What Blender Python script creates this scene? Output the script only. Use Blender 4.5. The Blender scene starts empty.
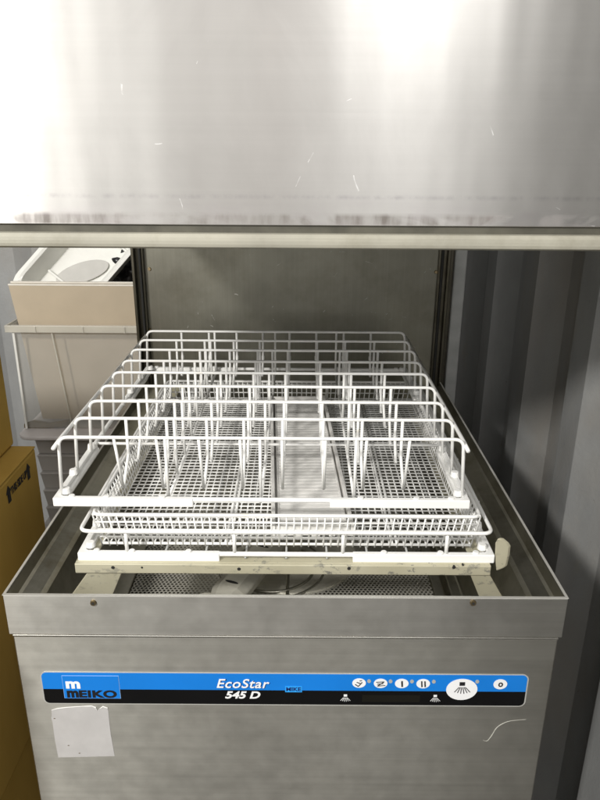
import bpy, bmesh, math, random
from mathutils import Vector, Matrix
random.seed(7)
R = math.radians
scene = bpy.context.scene
C = bpy.context.collection

# ------------------------------------------------------------------ camera
H = 1.33
PITCH, ROLL, F = 20.1, 0.35, 690.0
cam_d = bpy.data.cameras.new('camera'); cam = bpy.data.objects.new('camera', cam_d); C.objects.link(cam)
scene.camera = cam
cam_d.sensor_fit = 'VERTICAL'; cam_d.sensor_height = 24; cam_d.lens = 24 * F / 800
cam_d.clip_start = .02; cam_d.clip_end = 60
CM = Matrix.Rotation(R(90 - PITCH), 3, 'X') @ Matrix.Rotation(R(ROLL), 3, 'Z')
cam.location = (0, 0, H); cam.rotation_euler = CM.to_euler()

def ray(px, py):
    return CM @ Vector(((px - 300) / F, -(py - 400) / F, -1))
def atY(px, py, Y):
    d = ray(px, py); t = Y / d.y
    return Vector((d.x * t, Y, H + d.z * t))
def atZ(px, py, z):
    d = ray(px, py); t = (z - H) / d.z
    return Vector((d.x * t, d.y * t, z))
def atX(px, py, X):
    d = ray(px, py); t = X / d.x
    return Vector((X, d.y * t, H + d.z * t))

# ------------------------------------------------------------------ helpers
def obj(name, bm, mat, parent=None, smooth=False, bevel=0, seg=2):
    me = bpy.data.meshes.new(name)
    bmesh.ops.recalc_face_normals(bm, faces=bm.faces)
    if parent is not None and parent.get('_w') is not None:
        w = Vector(parent['_w']); bmesh.ops.translate(bm, verts=bm.verts, vec=-w)
    elif parent is not None and parent.parent is not None and parent.parent.get('_w') is not None:
        w = Vector(parent.parent['_w']); bmesh.ops.translate(bm, verts=bm.verts, vec=-w)
    bm.to_mesh(me); bm.free()
    o = bpy.data.objects.new(name, me); C.objects.link(o)
    if parent is not None: o.parent = parent
    for m in (mat if isinstance(mat, (list, tuple)) else [mat]): me.materials.append(m)
    if smooth:
        for p in me.polygons: p.use_smooth = True
    if bevel:
        b = o.modifiers.new('bevel', 'BEVEL'); b.width = bevel; b.segments = seg; b.limit_method = 'ANGLE'
        b.angle_limit = R(40)
    return o
def tag(o, label=None, cat=None, group=None, kind=None):
    if label: o['label'] = label
    if cat: o['category'] = cat
    if group: o['group'] = group
    if kind: o['kind'] = kind
    return o
def thing(name, label, cat, loc, group=None):
    o = bpy.data.objects.new(name, None); C.objects.link(o); o.location = loc; o['_w'] = list(loc)
    o.empty_display_size = .05
    return tag(o, label, cat, group)
def BM(): return bmesh.new()
def box(bm, x0, x1, y0, y1, z0, z1, m=None):
    v = [bm.verts.new(p) for p in ((x0,y0,z0),(x1,y0,z0),(x1,y1,z0),(x0,y1,z0),(x0,y0,z1),(x1,y0,z1),(x1,y1,z1),(x0,y1,z1))]
    fs = [bm.faces.new([v[i] for i in f]) for f in ((0,3,2,1),(4,5,6,7),(0,1,5,4),(1,2,6,5),(2,3,7,6),(3,0,4,7))]
    if m is not None: bmesh.ops.transform(bm, matrix=m, verts=v)
    return fs
def hexa(bm, pts):
    v = [bm.verts.new(p) for p in pts]
    for f in ((0,3,2,1),(4,5,6,7),(0,1,5,4),(1,2,6,5),(2,3,7,6),(3,0,4,7)): bm.faces.new([v[i] for i in f])
def quadplate(bm, a, b, c, d, th):
    a, b, c, d = map(Vector, (a, b, c, d)); n = (b - a).cross(d - a).normalized() * th
    hexa(bm, [a, b, c, d, a + n, b + n, c + n, d + n])
def fillet(pts, r, n=4, closed=False):
    pts = [Vector(p) for p in pts]; out = []; N = len(pts)
    for i, p in enumerate(pts):
        if not closed and i in (0, N - 1): out.append(p); continue
        a = pts[i - 1] - p; b = pts[(i + 1) % N] - p
        rr = min(r, a.length * .45, b.length * .45)
        A = p + a.normalized() * rr; B = p + b.normalized() * rr
        for k in range(n + 1):
            t = k / n; out.append(A * (1 - t) ** 2 + p * 2 * t * (1 - t) + B * t * t)
    return out
def tube(bm, pts, r, seg=6, closed=False):
    pts = [Vector(p) for p in pts]; N = len(pts); rings = []
    def tan(i):
        if closed: return (pts[(i + 1) % N] - pts[i - 1]).normalized()
        return (pts[min(i + 1, N - 1)] - pts[max(i - 1, 0)]).normalized()
    t0 = tan(0); up = Vector((0, 0, 1)) if abs(t0.z) < .9 else Vector((1, 0, 0))
    n = (up - t0 * up.dot(t0)).normalized()
    for i in range(N):
        t = tan(i); n = (n - t * n.dot(t)).normalized(); b = t.cross(n)
        rr = r[i] if isinstance(r, (list, tuple)) else r
        rings.append([bm.verts.new(pts[i] + (n * math.cos(2*math.pi*k/seg) + b * math.sin(2*math.pi*k/seg)) * rr) for k in range(seg)])
    for i in range(N if closed else N - 1):
        A, B = rings[i], rings[(i + 1) % N]
        for k in range(seg): bm.faces.new((A[k], A[(k+1) % seg], B[(k+1) % seg], B[k]))
    if not closed:
        bm.faces.new(rings[0][::-1]); bm.faces.new(rings[-1])
def cyl(bm, a, b, r0, r1=None, seg=24):
    tube(bm, [a, b], [r0, r0 if r1 is None else r1], seg)
def prism(bm, outline, nvec):
    """outline = list of 3D points in a plane, extruded by nvec"""
    n = Vector(nvec); a = [bm.verts.new(p) for p in outline]; b = [bm.verts.new(Vector(p) + n) for p in outline]
    bm.faces.new(a); bm.faces.new(b[::-1])
    for i in range(len(a)):
        j = (i + 1) % len(a); bm.faces.new((a[i], b[i], b[j], a[j]))
def rrect(x0, x1, z0, z1, r, n=5):
    out = []
    for cx, cz, a0 in ((x1-r, z1-r, 0), (x0+r, z1-r, 90), (x0+r, z0+r, 180), (x1-r, z0+r, 270)):
        for k in range(n + 1):
            a = R(a0 + 90 * k / n); out.append((cx + r*math.cos(a), cz + r*math.sin(a)))
    return out
def disc(cx, cz, rx, rz, n=32):
    return [(cx + rx*math.cos(2*math.pi*k/n), cz + rz*math.sin(2*math.pi*k/n)) for k in range(n)]
def front_plate(bm, pts2, y, th): prism(bm, [(x, y, z) for x, z in pts2], (0, -th, 0))

# ------------------------------------------------------------------ materials
class NT:
    def __init__(s, name):
        s.m = bpy.data.materials.new(name); s.m.use_nodes = True; s.t = s.m.node_tree
        s.b = s.t.nodes['Principled BSDF']; s.out = s.t.nodes['Material Output']
        s.geo = s.n('ShaderNodeTexCoord')
    def n(s, typ, **kw):
        x = s.t.nodes.new(typ)
        for k, v in kw.items(): setattr(x, k, v)
        return x
    def l(s, a, b): s.t.links.new(a, b)
    def coord(s, scale=(1, 1, 1), which='Object'):
        mp = s.n('ShaderNodeMapping'); mp.inputs['Scale'].default_value = scale
        s.l(s.geo.outputs[which], mp.inputs['Vector']); return mp.outputs['Vector']
    def noise(s, scale, detail=4, sc=(1, 1, 1), rough=.55, dist=0):
        x = s.n('ShaderNodeTexNoise'); x.inputs['Scale'].default_value = scale; x.inputs['Detail'].default_value = detail
        x.inputs['Roughness'].default_value = rough; x.inputs['Distortion'].default_value = dist
        s.l(s.coord(sc), x.inputs['Vector']); return x.outputs['Fac']
    def ramp(s, fac, stops):
        r = s.n('ShaderNodeValToRGB'); e = r.color_ramp.elements
        while len(e) < len(stops): e.new(.5)
        for el, (p, c) in zip(e, stops):
            el.position = p; el.color = (c, c, c, 1) if isinstance(c, (int, float)) else (*c, 1)
        s.l(fac, r.inputs['Fac']); return r.outputs['Color']
    def math(s, op, a, b=0, c=0):
        x = s.n('ShaderNodeMath', operation=op)
        for i, v in enumerate((a, b, c)):
            if hasattr(v, 'links'): s.l(v, x.inputs[i])
            else: x.inputs[i].default_value = v
        return x.outputs[0]
    def mix(s, f, a, b, bt='MIX'):
        x = s.n('ShaderNodeMix', data_type='RGBA', blend_type=bt)
        for idx, v in ((0, f), (6, a), (7, b)):
            if hasattr(v, 'links'): s.l(v, x.inputs[idx])
            elif idx == 0: x.inputs[0].default_value = v
            else: x.inputs[idx].default_value = (*v, 1)
        return x.outputs[2]
    def bump(s, h, strength, dist=.001):
        x = s.n('ShaderNodeBump'); x.inputs['Strength'].default_value = strength; x.inputs['Distance'].default_value = dist
        s.l(h, x.inputs['Height'])
        if s.b.inputs['Normal'].links: s.l(s.b.inputs['Normal'].links[0].from_socket, x.inputs['Normal'])
        s.l(x.outputs[0], s.b.inputs['Normal'])
    def set(s, **kw):
        names = dict(color='Base Color', metal='Metallic', rough='Roughness', alpha='Alpha', spec='Specular IOR Level', aniso='Anisotropic', arot='Anisotropic Rotation', coat='Coat Weight')
        for k, v in kw.items():
            i = s.b.inputs[names[k]]
            if hasattr(v, 'links'): s.l(v, i)
            elif isinstance(v, tuple): i.default_value = (*v, 1)
            else: i.default_value = v
        return s.m

def plain(name, c, rough=.5, metal=0, var=.08, scale=30, bump=0):
    t = NT(name); n = t.noise(scale, 5)
    lo = tuple(x * (1 - var) for x in c); hi = tuple(min(1, x * (1 + var)) for x in c)
    t.set(color=t.ramp(n, [(.3, lo), (.7, hi)]), rough=rough, metal=metal)
    if bump: t.bump(t.noise(scale * 6, 3), bump)
    return t.m

def scratches(t, scale, thr=.60, w=.006, sc=(1, 1, 1)):
    """short curved scratches: voronoi cell borders shown only where a noise is high"""
    nv = t.n('ShaderNodeTexNoise'); nv.inputs['Scale'].default_value = 5; t.l(t.coord(), nv.inputs['Vector'])
    ad = t.n('ShaderNodeVectorMath', operation='MULTIPLY_ADD'); t.l(nv.outputs['Color'], ad.inputs[0])
    ad.inputs[1].default_value = (.35, .35, .35); t.l(t.coord(sc), ad.inputs[2])
    v = t.n('ShaderNodeTexVoronoi', feature='DISTANCE_TO_EDGE'); v.inputs['Scale'].default_value = scale
    t.l(ad.outputs[0], v.inputs['Vector'])
    line = t.math('LESS_THAN', v.outputs['Distance'], w)
    gate = t.math('GREATER_THAN', t.noise(scale * 5, 1), thr)
    far = t.n('ShaderNodeTexVoronoi', feature='F1'); far.inputs['Scale'].default_value = scale; t.l(ad.outputs[0], far.inputs['Vector'])
    gate = t.math('MULTIPLY', gate, t.math('LESS_THAN', far.outputs['Distance'], .52))      # keeps clear of the cell corners
    fade = t.ramp(t.noise(scale * 14, 2), [(.35, .15), (.65, 1)])
    return t.math('MULTIPLY', t.math('MULTIPLY', line, gate), fade)

def steel(name, c, rough=.3, var=.08, wave=0, grime=0, brush='X', aniso=0, scr=0, scr_scale=14, metal=1, brushamt=.05, arot=0):
    t = NT(name)
    n1 = t.noise(4, 5, rough=.6); n2 = t.noise(40, 6)
    sc = {'X': (2, 400, 400), 'Z': (400, 400, 2), 'Y': (400, 2, 400)}[brush]
    br = t.noise(1, 3, sc)
    lo = tuple(x * (1 - var) for x in c); hi = tuple(min(1, x * (1 + var)) for x in c)
    col = t.ramp(n1, [(.3, lo), (.7, hi)])
    col = t.mix(1.0, col, t.ramp(t.noise(1, 4, {'X': (1.5, 150, 150), 'Z': (150, 150, 1.5), 'Y': (150, 1.5, 150)}[brush], .7), [(.25, .86), (.75, 1.0)]), 'MULTIPLY')
    sm = t.ramp(t.noise(7, 6, rough=.65, dist=.4), [(.45, 1.0), (.62, .90)]); col = t.mix(1.0, col, sm, 'MULTIPLY')
    if grime:
        g = t.ramp(t.noise(9, 8, rough=.7), [(.5, 0), (.72, 1)])
        col = t.mix(t.math('MULTIPLY', g, grime), col, (c[0]*.45, c[1]*.42, c[2]*.33))
    rr = t.math('ADD', rough - .06, t.math('MULTIPLY', n2, .12))
    if scr:
        s_ = scratches(t, scr_scale); col = t.mix(t.math('MULTIPLY', s_, scr), col, (.95, .95, .93)); rr = t.math('ADD', rr, t.math('MULTIPLY', s_, .3))
    t.set(color=col, rough=rr, metal=metal, aniso=aniso, arot=arot)
    t.bump(br, brushamt, .0004)
    if wave: t.bump(t.noise(wave, 2, (1, 1, .25)), .2, .01)
    return t

M = {}
# hood front: brushed steel with a smudged, tape-marked band above the lip
t = NT('hood_steel')
sep = t.n('ShaderNodeSeparateXYZ'); t.l(t.geo.outputs['Object'], sep.inputs[0]); z = sep.outputs['Z']
base = t.ramp(t.noise(3, 5, (1.6, 1, .35)), [(.3, (.50, .49, .475)), (.7, (.57, .56, .545))])
base = t.mix(1.0, base, t.ramp(t.noise(1, 4, (1.5, 150, 160), .7), [(.25, .955), (.75, 1.0)]), 'MULTIPLY')
base = t.mix(1.0, base, t.ramp(t.noise(8, 6, (1, 1, .6), .7, .5), [(.45, 1.0), (.65, .93)]), 'MULTIPLY')
def band(z0, z1, soft=.002):
    a = t.n('ShaderNodeMapRange'); a.inputs[1].default_value = z0 - soft; a.inputs[2].default_value = z0 + soft; t.l(z, a.inputs[0])
    b = t.n('ShaderNodeMapRange'); b.inputs[1].default_value = z1 - soft; b.inputs[2].default_value = z1 + soft; t.l(z, b.inputs[0])
    return t.math('SUBTRACT', a.outputs[0], b.outputs[0])
blot = t.ramp(t.noise(11, 5, (1, 1, 1.5), .5, .6), [(.42, 0), (.50, 1)])
blot2 = t.ramp(t.noise(70, 5, (1, 1, .2), .6), [(.4, .35), (.65, 1)])
smear = t.math('MULTIPLY', t.math('MULTIPLY', band(.0005, .0105), blot), blot2)
line = t.math('MULTIPLY', band(.0245, .0275, .0015), t.ramp(t.noise(60, 4, (1, 1, .6), .7), [(.4, 0), (.7, .55)]))
low = t.math('MULTIPLY', band(-.01, .02, .008), t.ramp(t.noise(30, 5, (1, 1, 3)), [(.4, 0), (.7, .25)]))
col = t.mix(t.math('MULTIPLY', smear, .9), base, (.16, .14, .125))
col = t.mix(line, col, (.3, .28, .3)); col = t.mix(low, col, (.42, .38, .4))
sc_ = scratches(t, 11, .60, .006)
col = t.mix(t.math('MULTIPLY', sc_, .55), col, (.98, .98, .98))
rr = t.math('ADD', .32, t.math('MULTIPLY', t.noise(25, 6), .12)); rr = t.math('ADD', rr, t.math('MULTIPLY', smear, .25))
t.set(color=col, rough=rr, metal=t.math('MULTIPLY_ADD', smear, -.8, .93), aniso=.8, arot=.25)
t.bump(t.noise(1, 3, (3, 300, 500)), .06, .0004)
t.bump(t.noise(4, 3, (1.3, 1, .18)), .3, .012)
M['hood'] = t.m; HOODT = t

M['lip'] = steel('lip_steel', (.40, .385, .32), .6, .15, grime=.5, metal=.15).m
M['groove'] = plain('groove_dark', (.10, .095, .075), .6, .3, .3)
M['panel'] = steel('panel_steel', (.47, .46, .42), .42, .07, brush='X', aniso=.85, arot=.25, metal=.95, wave=3, grime=.12).m
M['collar'] = steel('collar_steel', (.56, .55, .515), .38, .08, brush='X', aniso=.85, arot=.25, metal=.97, wave=4, grime=.15).m
M['edge'] = steel('edge_steel', (.75, .74, .7), .25).m
M['rimedge'] = steel('rim_edge_steel', (.72, .71, .66), .4, .1, grime=.3, metal=.4).m
M['tub'] = steel('tub_steel', (.50, .485, .42), .36, .18, grime=.85, brush='Y', wave=6).m
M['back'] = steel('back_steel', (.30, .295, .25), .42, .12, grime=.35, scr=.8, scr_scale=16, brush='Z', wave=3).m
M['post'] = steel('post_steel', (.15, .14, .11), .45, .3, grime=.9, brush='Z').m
M['conduit'] = plain('grey_painted_steel', (.42, .43, .42), .5, .2, .15, 20)
M['strip'] = None
M['wire'] = plain('white_nylon_wire', (.90, .90, .88), .35, 0, .03, 40)
t = NT('white_nylon_wire'); g = t.ramp(t.noise(40, 5), [(.3, (.88, .88, .86)), (.7, (.91, .91, .89))])
t.set(color=t.mix(t.ramp(t.noise(33, 6, rough=.7), [(.6, 0), (.72, .55)]), g, (.72, .66, .50)), rough=.35); M['wire'] = t.m
M['wire2'] = plain('white_mesh_coating', (.88, .88, .86), .4, 0, .04, 40)
M['plastic'] = plain('white_plastic_band', (.90, .90, .88), .4, 0, .03, 25)
M['tray'] = plain('cutlery_tray_plastic', (.88, .87, .84), .45, 0, .06, 25)
M['arm'] = steel('wash_arm_steel', (.66, .64, .55), .4, .15, grime=.6, brush='X', metal=.35).m
M['screw'] = steel('screw_brass', (.45, .36, .22), .4, .2, grime=.6).m
M['dark'] = plain('dark_gap', (.02, .02, .018), .7)
M['black'] = plain('black_ink', (.012, .012, .014), .35, 0, .1)
M['blackstrip'] = plain('black_film', (.004, .004, .0045), .45, 0, .1)
M['blackstrip'].node_tree.nodes['Principled BSDF'].inputs['Specular IOR Level'].default_value = .2
M['blue'] = plain('blue_film', (.006, .19, .66), .36, 0, .06, 12)
M['navy'] = plain('navy_ink', (.01, .03, .16), .35)
M['white'] = plain('white_ink', (.85, .86, .87), .4, 0, .02)
M['silver'] = plain('silver_border', (.55, .55, .52), .35, .3, .05)
M['sticker'] = plain('grey_paper_sticker', (.47, .46, .455), .5, 0, .05, 60)
M['tornedge'] = plain('torn_paper_edge', (.8, .8, .78), .6)
# cream rail with flaked coating
t = NT('flaked_cream_rail')
fl = t.ramp(t.noise(55, 7, (1, 1, 1.6), .75), [(.56, 0), (.6, 1)])
fl2 = t.math('MULTIPLY', fl, t.ramp(t.noise(7, 3), [(.42, 0), (.6, 1)]))
t.set(color=t.mix(fl2, t.ramp(t.noise(12, 4), [(.3, (.50, .47, .34)), (.7, (.62, .59, .45))]), (.16, .16, .15)), rough=.42, metal=.25)
t.bump(fl2, -.3, .0005); M['rail'] = t.m
# perforated strainer
t = NT('perforated_steel')
sep = t.n('ShaderNodeSeparateXYZ'); t.l(t.geo.outputs['Object'], sep.inputs[0])
p = .0062
u = t.math('DIVIDE', sep.outputs['X'], p); v = t.math('DIVIDE', sep.outputs['Y'], p * .866)
row = t.math('FLOOR', v); u = t.math('ADD', u, t.math('MULTIPLY', t.math('FLOORED_MODULO', row, 2), .5))
du = t.math('SUBTRACT', t.math('FRACT', u), .5); dv = t.math('MULTIPLY', t.math('SUBTRACT', t.math('FRACT', v), .5), .866)
d = t.math('SQRT', t.math('ADD', t.math('MULTIPLY', du, du), t.math('MULTIPLY', dv, dv)))
t.set(color=t.ramp(t.noise(12, 5), [(.3, (.42, .41, .36)), (.7, (.58, .56, .50))]), rough=.4, metal=.35, alpha=t.math('GREATER_THAN', d, .31))
M['perf'] = t.m
# container paint
t = NT('blue_grey_container_paint')
g = t.ramp(t.noise(6, 7, (1, 1, .5), .65), [(.35, (.27, .275, .275)), (.7, (.36, .365, .362))])
g = t.mix(t.ramp(t.noise(30, 6, (1, 1, .4), .7), [(.60, 0), (.72, .5)]), g, (.33, .31, .27))
g = t.mix(t.ramp(t.noise(5, 5, (1, 1, .25), .6, .5), [(.5, 0), (.7, .55)]), g, (.30, .265, .22))
g = t.mix(t.ramp(t.noise(48, 7, (1, 1, .7), .75), [(.68, 0), (.71, .8)]), g, (.12, .085, .055))
t.set(color=g, rough=.42, spec=.5, metal=.15); t.bump(t.noise(160, 3), .4, .0012); t.bump(t.noise(25, 3), .2, .002); M['wall'] = t.m
# cardboard
t = NT('cardboard')
g = t.ramp(t.noise(9, 6, (1, 1, .4)), [(.3, (.43, .275, .062)), (.7, (.52, .34, .085))])
t.set(color=g, rough=.8, spec=.15); t.bump(t.noise(1, 2, (250, 250, 6)), .12, .0006); M['card'] = t.m
M['board'] = plain('beige_board', (.50, .42, .31), .75, 0, .05, 14)
M['boardedge'] = plain('pale_board_edge', (.78, .74, .66), .7)
M['floor'] = plain('dark_floor', (.06, .055, .042), .7, 0, .4, 5, .2)
# translucent plastic
def translucent(name, c, a, rough=.35):
    t = NT(name); n = t.noise(18, 5)
    t.set(color=t.ramp(n, [(.3, tuple(x*.9 for x in c)), (.7, c)]), rough=rough, alpha=a); return t.m
M['bin'] = translucent('frosted_bin_plastic', (.74, .73, .68), .22)
M['binrim'] = translucent('frosted_bin_rim', (.72, .69, .60), .60)
M['crate'] = translucent('grey_stack_tray_plastic', (.50, .47, .44), .8)
M['whitetub'] = plain('glossy_white_tub', (.80, .80, .76), .25, 0, .03)
M['tubgrey'] = plain('pale_grey_oval', (.50, .49, .46), .35, 0, .05)
M['lid'] = plain('milky_lid', (.68, .64, .63), .35, 0, .05)
M['tubstick'] = plain('sticker_paper_cream', (.55, .52, .40), .6)
M['sludge'] = plain('brown_residue', (.13, .10, .055), .6, 0, .3, 40)
M['bag'] = plain('black_bag_film', (.015, .015, .016), .3)

# ------------------------------------------------------------------ setting
bm = BM(); box(bm, -2.2, 1.2, -2.6, 2.6, -.02, 0); tag(obj('floor', bm, M['floor']), kind='structure')

def corrugated(bm, a, b, inward, y0, phase, z0, z1, pitch=.274, depth=.036):
    """profile along direction a->b, offset 'depth' away from 'inward' on outer flats"""
    a, b, inward = Vector(a), Vector(b), Vector(inward); d = (b - a).normalized(); L = (b - a).length
    pts = []; k = math.floor((0 - phase) / pitch) - 1
    while True:
        s = phase + k * pitch
        for ds, off in ((0, depth), (.068, 0), (.136, 0), (.204, depth)):
            pts.append((s + ds, off))
        k += 1
        if s > L + pitch: break
    pts = [p for p in pts if 0 <= p[0] <= L]
    lo = [a + d * s - inward * o for s, o in pts]
    cols = []
    for p in lo: cols.append((bm.verts.new((p.x, p.y, z0)), bm.verts.new((p.x, p.y, z1))))
    for i in range(len(cols) - 1):
        bm.faces.new((cols[i][0], cols[i+1][0], cols[i+1][1], cols[i][1]))
WX = .44
bm = BM(); corrugated(bm, (WX, -.7, 0), (WX, 2.0, 0), (-1, 0, 0), 0, .940 + .7, 0, 2.35)
w = obj('container_wall', bm, M['wall']); tag(w, 'blue-grey corrugated steel container wall running along the right of the machine', 'wall')
s_ = w.modifiers.new('s', 'SOLIDIFY'); s_.thickness = .002; s_.offset = 1
b_ = w.modifiers.new('b', 'BEVEL'); b_.width = .006; b_.segments = 3; b_.limit_method = 'ANGLE'; b_.angle_limit = R(15)
bm = BM(); corrugated(bm, (-2.0, 2.04, 0), (WX + .03, 2.04, 0), (0, -1, 0), 0, .05, 0, 2.35)
w = obj('container_wall', bm, M['wall']); tag(w, 'shadowed corrugated end wall behind the storage bin', 'wall')
s_ = w.modifiers.new('s', 'SOLIDIFY'); s_.thickness = .002; s_.offset = -1
b_ = w.modifiers.new('b', 'BEVEL'); b_.width = .006; b_.segments = 3; b_.limit_method = 'ANGLE'; b_.angle_limit = R(15)

# ------------------------------------------------------------------ dishwasher
MX0, MX1, MY0, MY1 = -.3325, .3025, .651, 1.50
RIM = .856; CB = .803
D = thing('dishwasher', 'stainless steel hood dishwasher with its hood raised and a blue and black control strip', 'dishwasher', ((MX0+MX1)/2, (MY0+MY1)/2, 0))
# body cabinet
bm = BM(); box(bm, MX0+.003, MX1-.003, MY0+.002, MY0+.006, .13, CB-.0035); obj('front_panel', bm, M['panel'], D, bevel=.0015)
bm = BM(); box(bm, MX0+.003, MX0+.006, MY0+.0062, MY1, .13, CB-.0035); obj('side_panel', bm, M['panel'], D)
bm = BM(); box(bm, MX1-.006, MX1-.003, MY0+.0062, MY1, .13, CB-.0035); obj('side_panel', bm, M['panel'], D)
bm = BM(); box(bm, MX0+.006, MX1-.006, MY0+.0062, MY1, .125, .1295); obj('base_plate', bm, M['panel'], D)
for x in (MX0+.06, MX1-.06):
    for y in (MY0+.07, MY1-.07):
        bm = BM(); cyl(bm, (x, y, .0), (x, y, .13), .022, .018); obj('foot', bm, M['edge'], D, smooth=False)
# collar + tub as nested loops
def loop(bm, i, z): return [bm.verts.new(p) for p in ((MX0+i, MY0+i, z), (MX1-i, MY0+i, z), (MX1-i, MY1-i, z), (MX0+i, MY1-i, z))]
def bridge(bm, A, B):
    for k in range(4): bm.faces.new((A[k], A[(k+1) % 4], B[(k+1) % 4], B[k]))
bm = BM(); prof = [(.006, CB), (0, CB), (0, RIM), (.0022, RIM), (.0024, CB+.02)]
Ls = [loop(bm, *p) for p in prof]
for a, b in zip(Ls, Ls[1:]): bridge(bm, a, b)
col_o = obj('collar', bm, [M['collar'], M['edge']], D, bevel=.0007)
bm = BM(); e_ = .0026; z0_, z1_ = RIM+.0002, RIM+.0012
box(bm, MX0-.0003, MX1+.0003, MY0-.0004, MY0+e_, z0_, z1_); box(bm, MX0-.0003, MX0+e_, MY0+e_, MY1, z0_, z1_); box(bm, MX1-e_, MX1+.0003, MY0+e_, MY1, z0_, z1_)
obj('rim_edge', bm, M['rimedge'], D)
bm = BM(); box(bm, MX0+.004, MX1-.004, MY0-.0008, MY0+.01, CB-.0028, CB-.0002); obj('seam_trim', bm, M['edge'], D, bevel=.0006)
bm = BM(); prof = [(.0026, RIM-.0015), (.005, RIM-.016), (.008, RIM-.019), (.026, RIM-.024), (.031, RIM-.028), (.036, RIM-.05), (.052, RIM-.125), (.058, RIM-.15), (.075, RIM-.155), (.078, RIM-.25)]
Ls = [loop(bm, *p) for p in prof]
for a, b in zip(Ls, Ls[1:]): bridge(bm, a, b)
bm.faces.new(Ls[-1]); obj('tub', bm, M['tub'], D, bevel=.003, seg=2)
for px in (93.5, 473):
    c = atY(px, 602.5, MY0); bm = BM(); cyl(bm, c + Vector((0, .002, 0)), c + Vector((0, -.0022, 0)), .0042, .0032, 12)
    s_ = obj('screw', bm, M['screw'], D, smooth=False)
    bm = BM(); cyl(bm, c + Vector((0, -.0018, 0)), c + Vector((0, -.0026, 0)), .0017, .0016, 6); obj('socket', bm, M['dark'], s_)
# strainer, sump cover, wash arm
ZS = RIM - .148
bm = BM(); x0, x1, y0, y1 = MX0+.062, .213, MY0+.058, MY1-.06
for X0, X1 in ((MX0+.062+.02, -.021), (-.013, .200)):
    bm = BM(); v = [bm.verts.new(p) for p in ((X0, y0, ZS), (X1, y0, ZS), (X1, y1, ZS), (X0, y1, ZS))]; bm.faces.new(v)
    obj('strainer', bm, M['perf'], D)
bm = BM(); box(bm, MX0+.056, MX0+.081, y0, y1, ZS-.006, ZS+.004); box(bm, .201, .216, y0, y1, ZS-.006, ZS+.004)
box(bm, -.020, -.014, y0, y1, ZS-.006, ZS+.003)
obj('strainer_frame', bm, M['tub'], D, bevel=.002)
cx, cy = -.017, 1.0
bm = BM(); cyl(bm, (-.01, .965, ZS-.002), (-.01, .965, ZS+.002), .105, .103, 48); obj('sump_cover', bm, M['arm'], D)
for r_, zz in ((.082, .005), (.066, .006)):
    bm = BM(); tube(bm, [(-.042 + r_*math.cos(2*math.pi*k/48), .93 + r_*math.sin(2*math.pi*k/48), ZS+zz-.004) for k in range(48)], .0024, 8, True); obj('sump_ring', bm, M['tub'], D, smooth=True)
ang = R(22.5); dv_ = Vector((-math.sin(ang), -math.cos(ang), 0)); sv = Vector((math.cos(ang), -math.sin(ang), 0))
bm = BM(); za = .752; c0 = Vector((cx, cy, za))
prf = [(-.026, -.010), (.026, -.010), (.026, .000), (.014, .009), (-.014, .009), (-.026, .0)]
secs = []
for s in (-.235, -.21, 0, .21, .235):
    k = .62 if abs(s) > .22 else 1
    secs.append([bm.verts.new(c0 + dv_*s + sv*a*k + Vector((0, 0, b*k))) for a, b in prf])
for A, B in zip(secs, secs[1:]):
    for k in range(6): bm.faces.new((A[k], A[(k+1) % 6], B[(k+1) % 6], B[k]))
bm.faces.new(secs[0]); bm.faces.new(secs[-1][::-1])
arm = obj('wash_arm', bm, M['arm'], D, bevel=.002)
for s in (-.17, -.1, .1, .155, .2):
    p_ = c0 + dv_*s + Vector((0, 0, .0085)); bm = BM()
    prism(bm, [p_ + sv*a + dv_*b for a, b in disc(0, 0, .010, .0022, 14)], (0, 0, .0012)); obj('nozzle_slot', bm, M['dark'], arm)
bm = BM(); cyl(bm, (cx, cy, ZS), (cx, cy, za+.02), .032, .026, 24); obj('arm_hub', bm, M['arm'], D, smooth=False)
p_ = c0 + dv_*.225 - sv*.028
bm = BM(); cyl(bm, p_ + Vector((0, 0, -.02)), p_ + Vector((0, 0, -.014)), .02, .02, 24); obj('arm_end_cap', bm, M['arm'], D)

# rack guide frame (flaked cream)
GY = .705; gz1, gz0 = .8625, .8490
bm = BM(); box(bm, -.268, .2295, GY, GY+.004, gz0, gz1); box(bm, -.268, .2295, GY+.004, GY+.028, gz1-.0025, gz1)
g_ = obj('rack_guide', bm, M['rail'], D, bevel=.0012)
for px, py in ((113, 567.5), (142, 567.5), (239, 569), (349, 568.5), (454, 567.3), (463, 565)):
    c = atY(px, py, GY); bm = BM(); cyl(bm, c + Vector((0, -.0003, 0)), c + Vector((0, .002, 0)), .0022 if px not in (142, 463) else .0013, None, 12); obj('rail_hole', bm, M['dark'], g_)
for X0, X1 in ((-.268, -.246), (.2075, .2295)):
    bm = BM(); box(bm, X0, X1, GY+.004, 1.36, gz1-.0025-.0003, gz1-.0003); box(bm, X0 if X0 < 0 else X1-.0025, X0+.0025 if X0 < 0 else X1, GY+.004, 1.36, gz0, gz1-.003)
    obj('side_rail', bm, M['rail'], D, bevel=.0008)
bm = BM(); quadplate(bm, (-.254, GY+.003, .8485), (-.213, GY+.003, .8485), (-.245, GY+.012, .775), (-.305, GY+.012, .775), .003); obj('guide_bracket', bm, M['rail'], D, bevel=.0008)
bm = BM(); quadplate(bm, (.206, GY+.003, .8485), (.2295, GY+.003, .8485), (.272, GY+.012, .775), (.238, GY+.012, .775), .003); obj('guide_bracket', bm, M['rail'], D, bevel=.0008)
o2 = [atY(*q, .715) for q in ((496, 571), (494.5, 556), (495, 543), (497.5, 538.5), (501, 539), (506.5, 543.5), (508.5, 547), (507.5, 556), (505, 566.5), (502.5, 568.5))]
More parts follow.
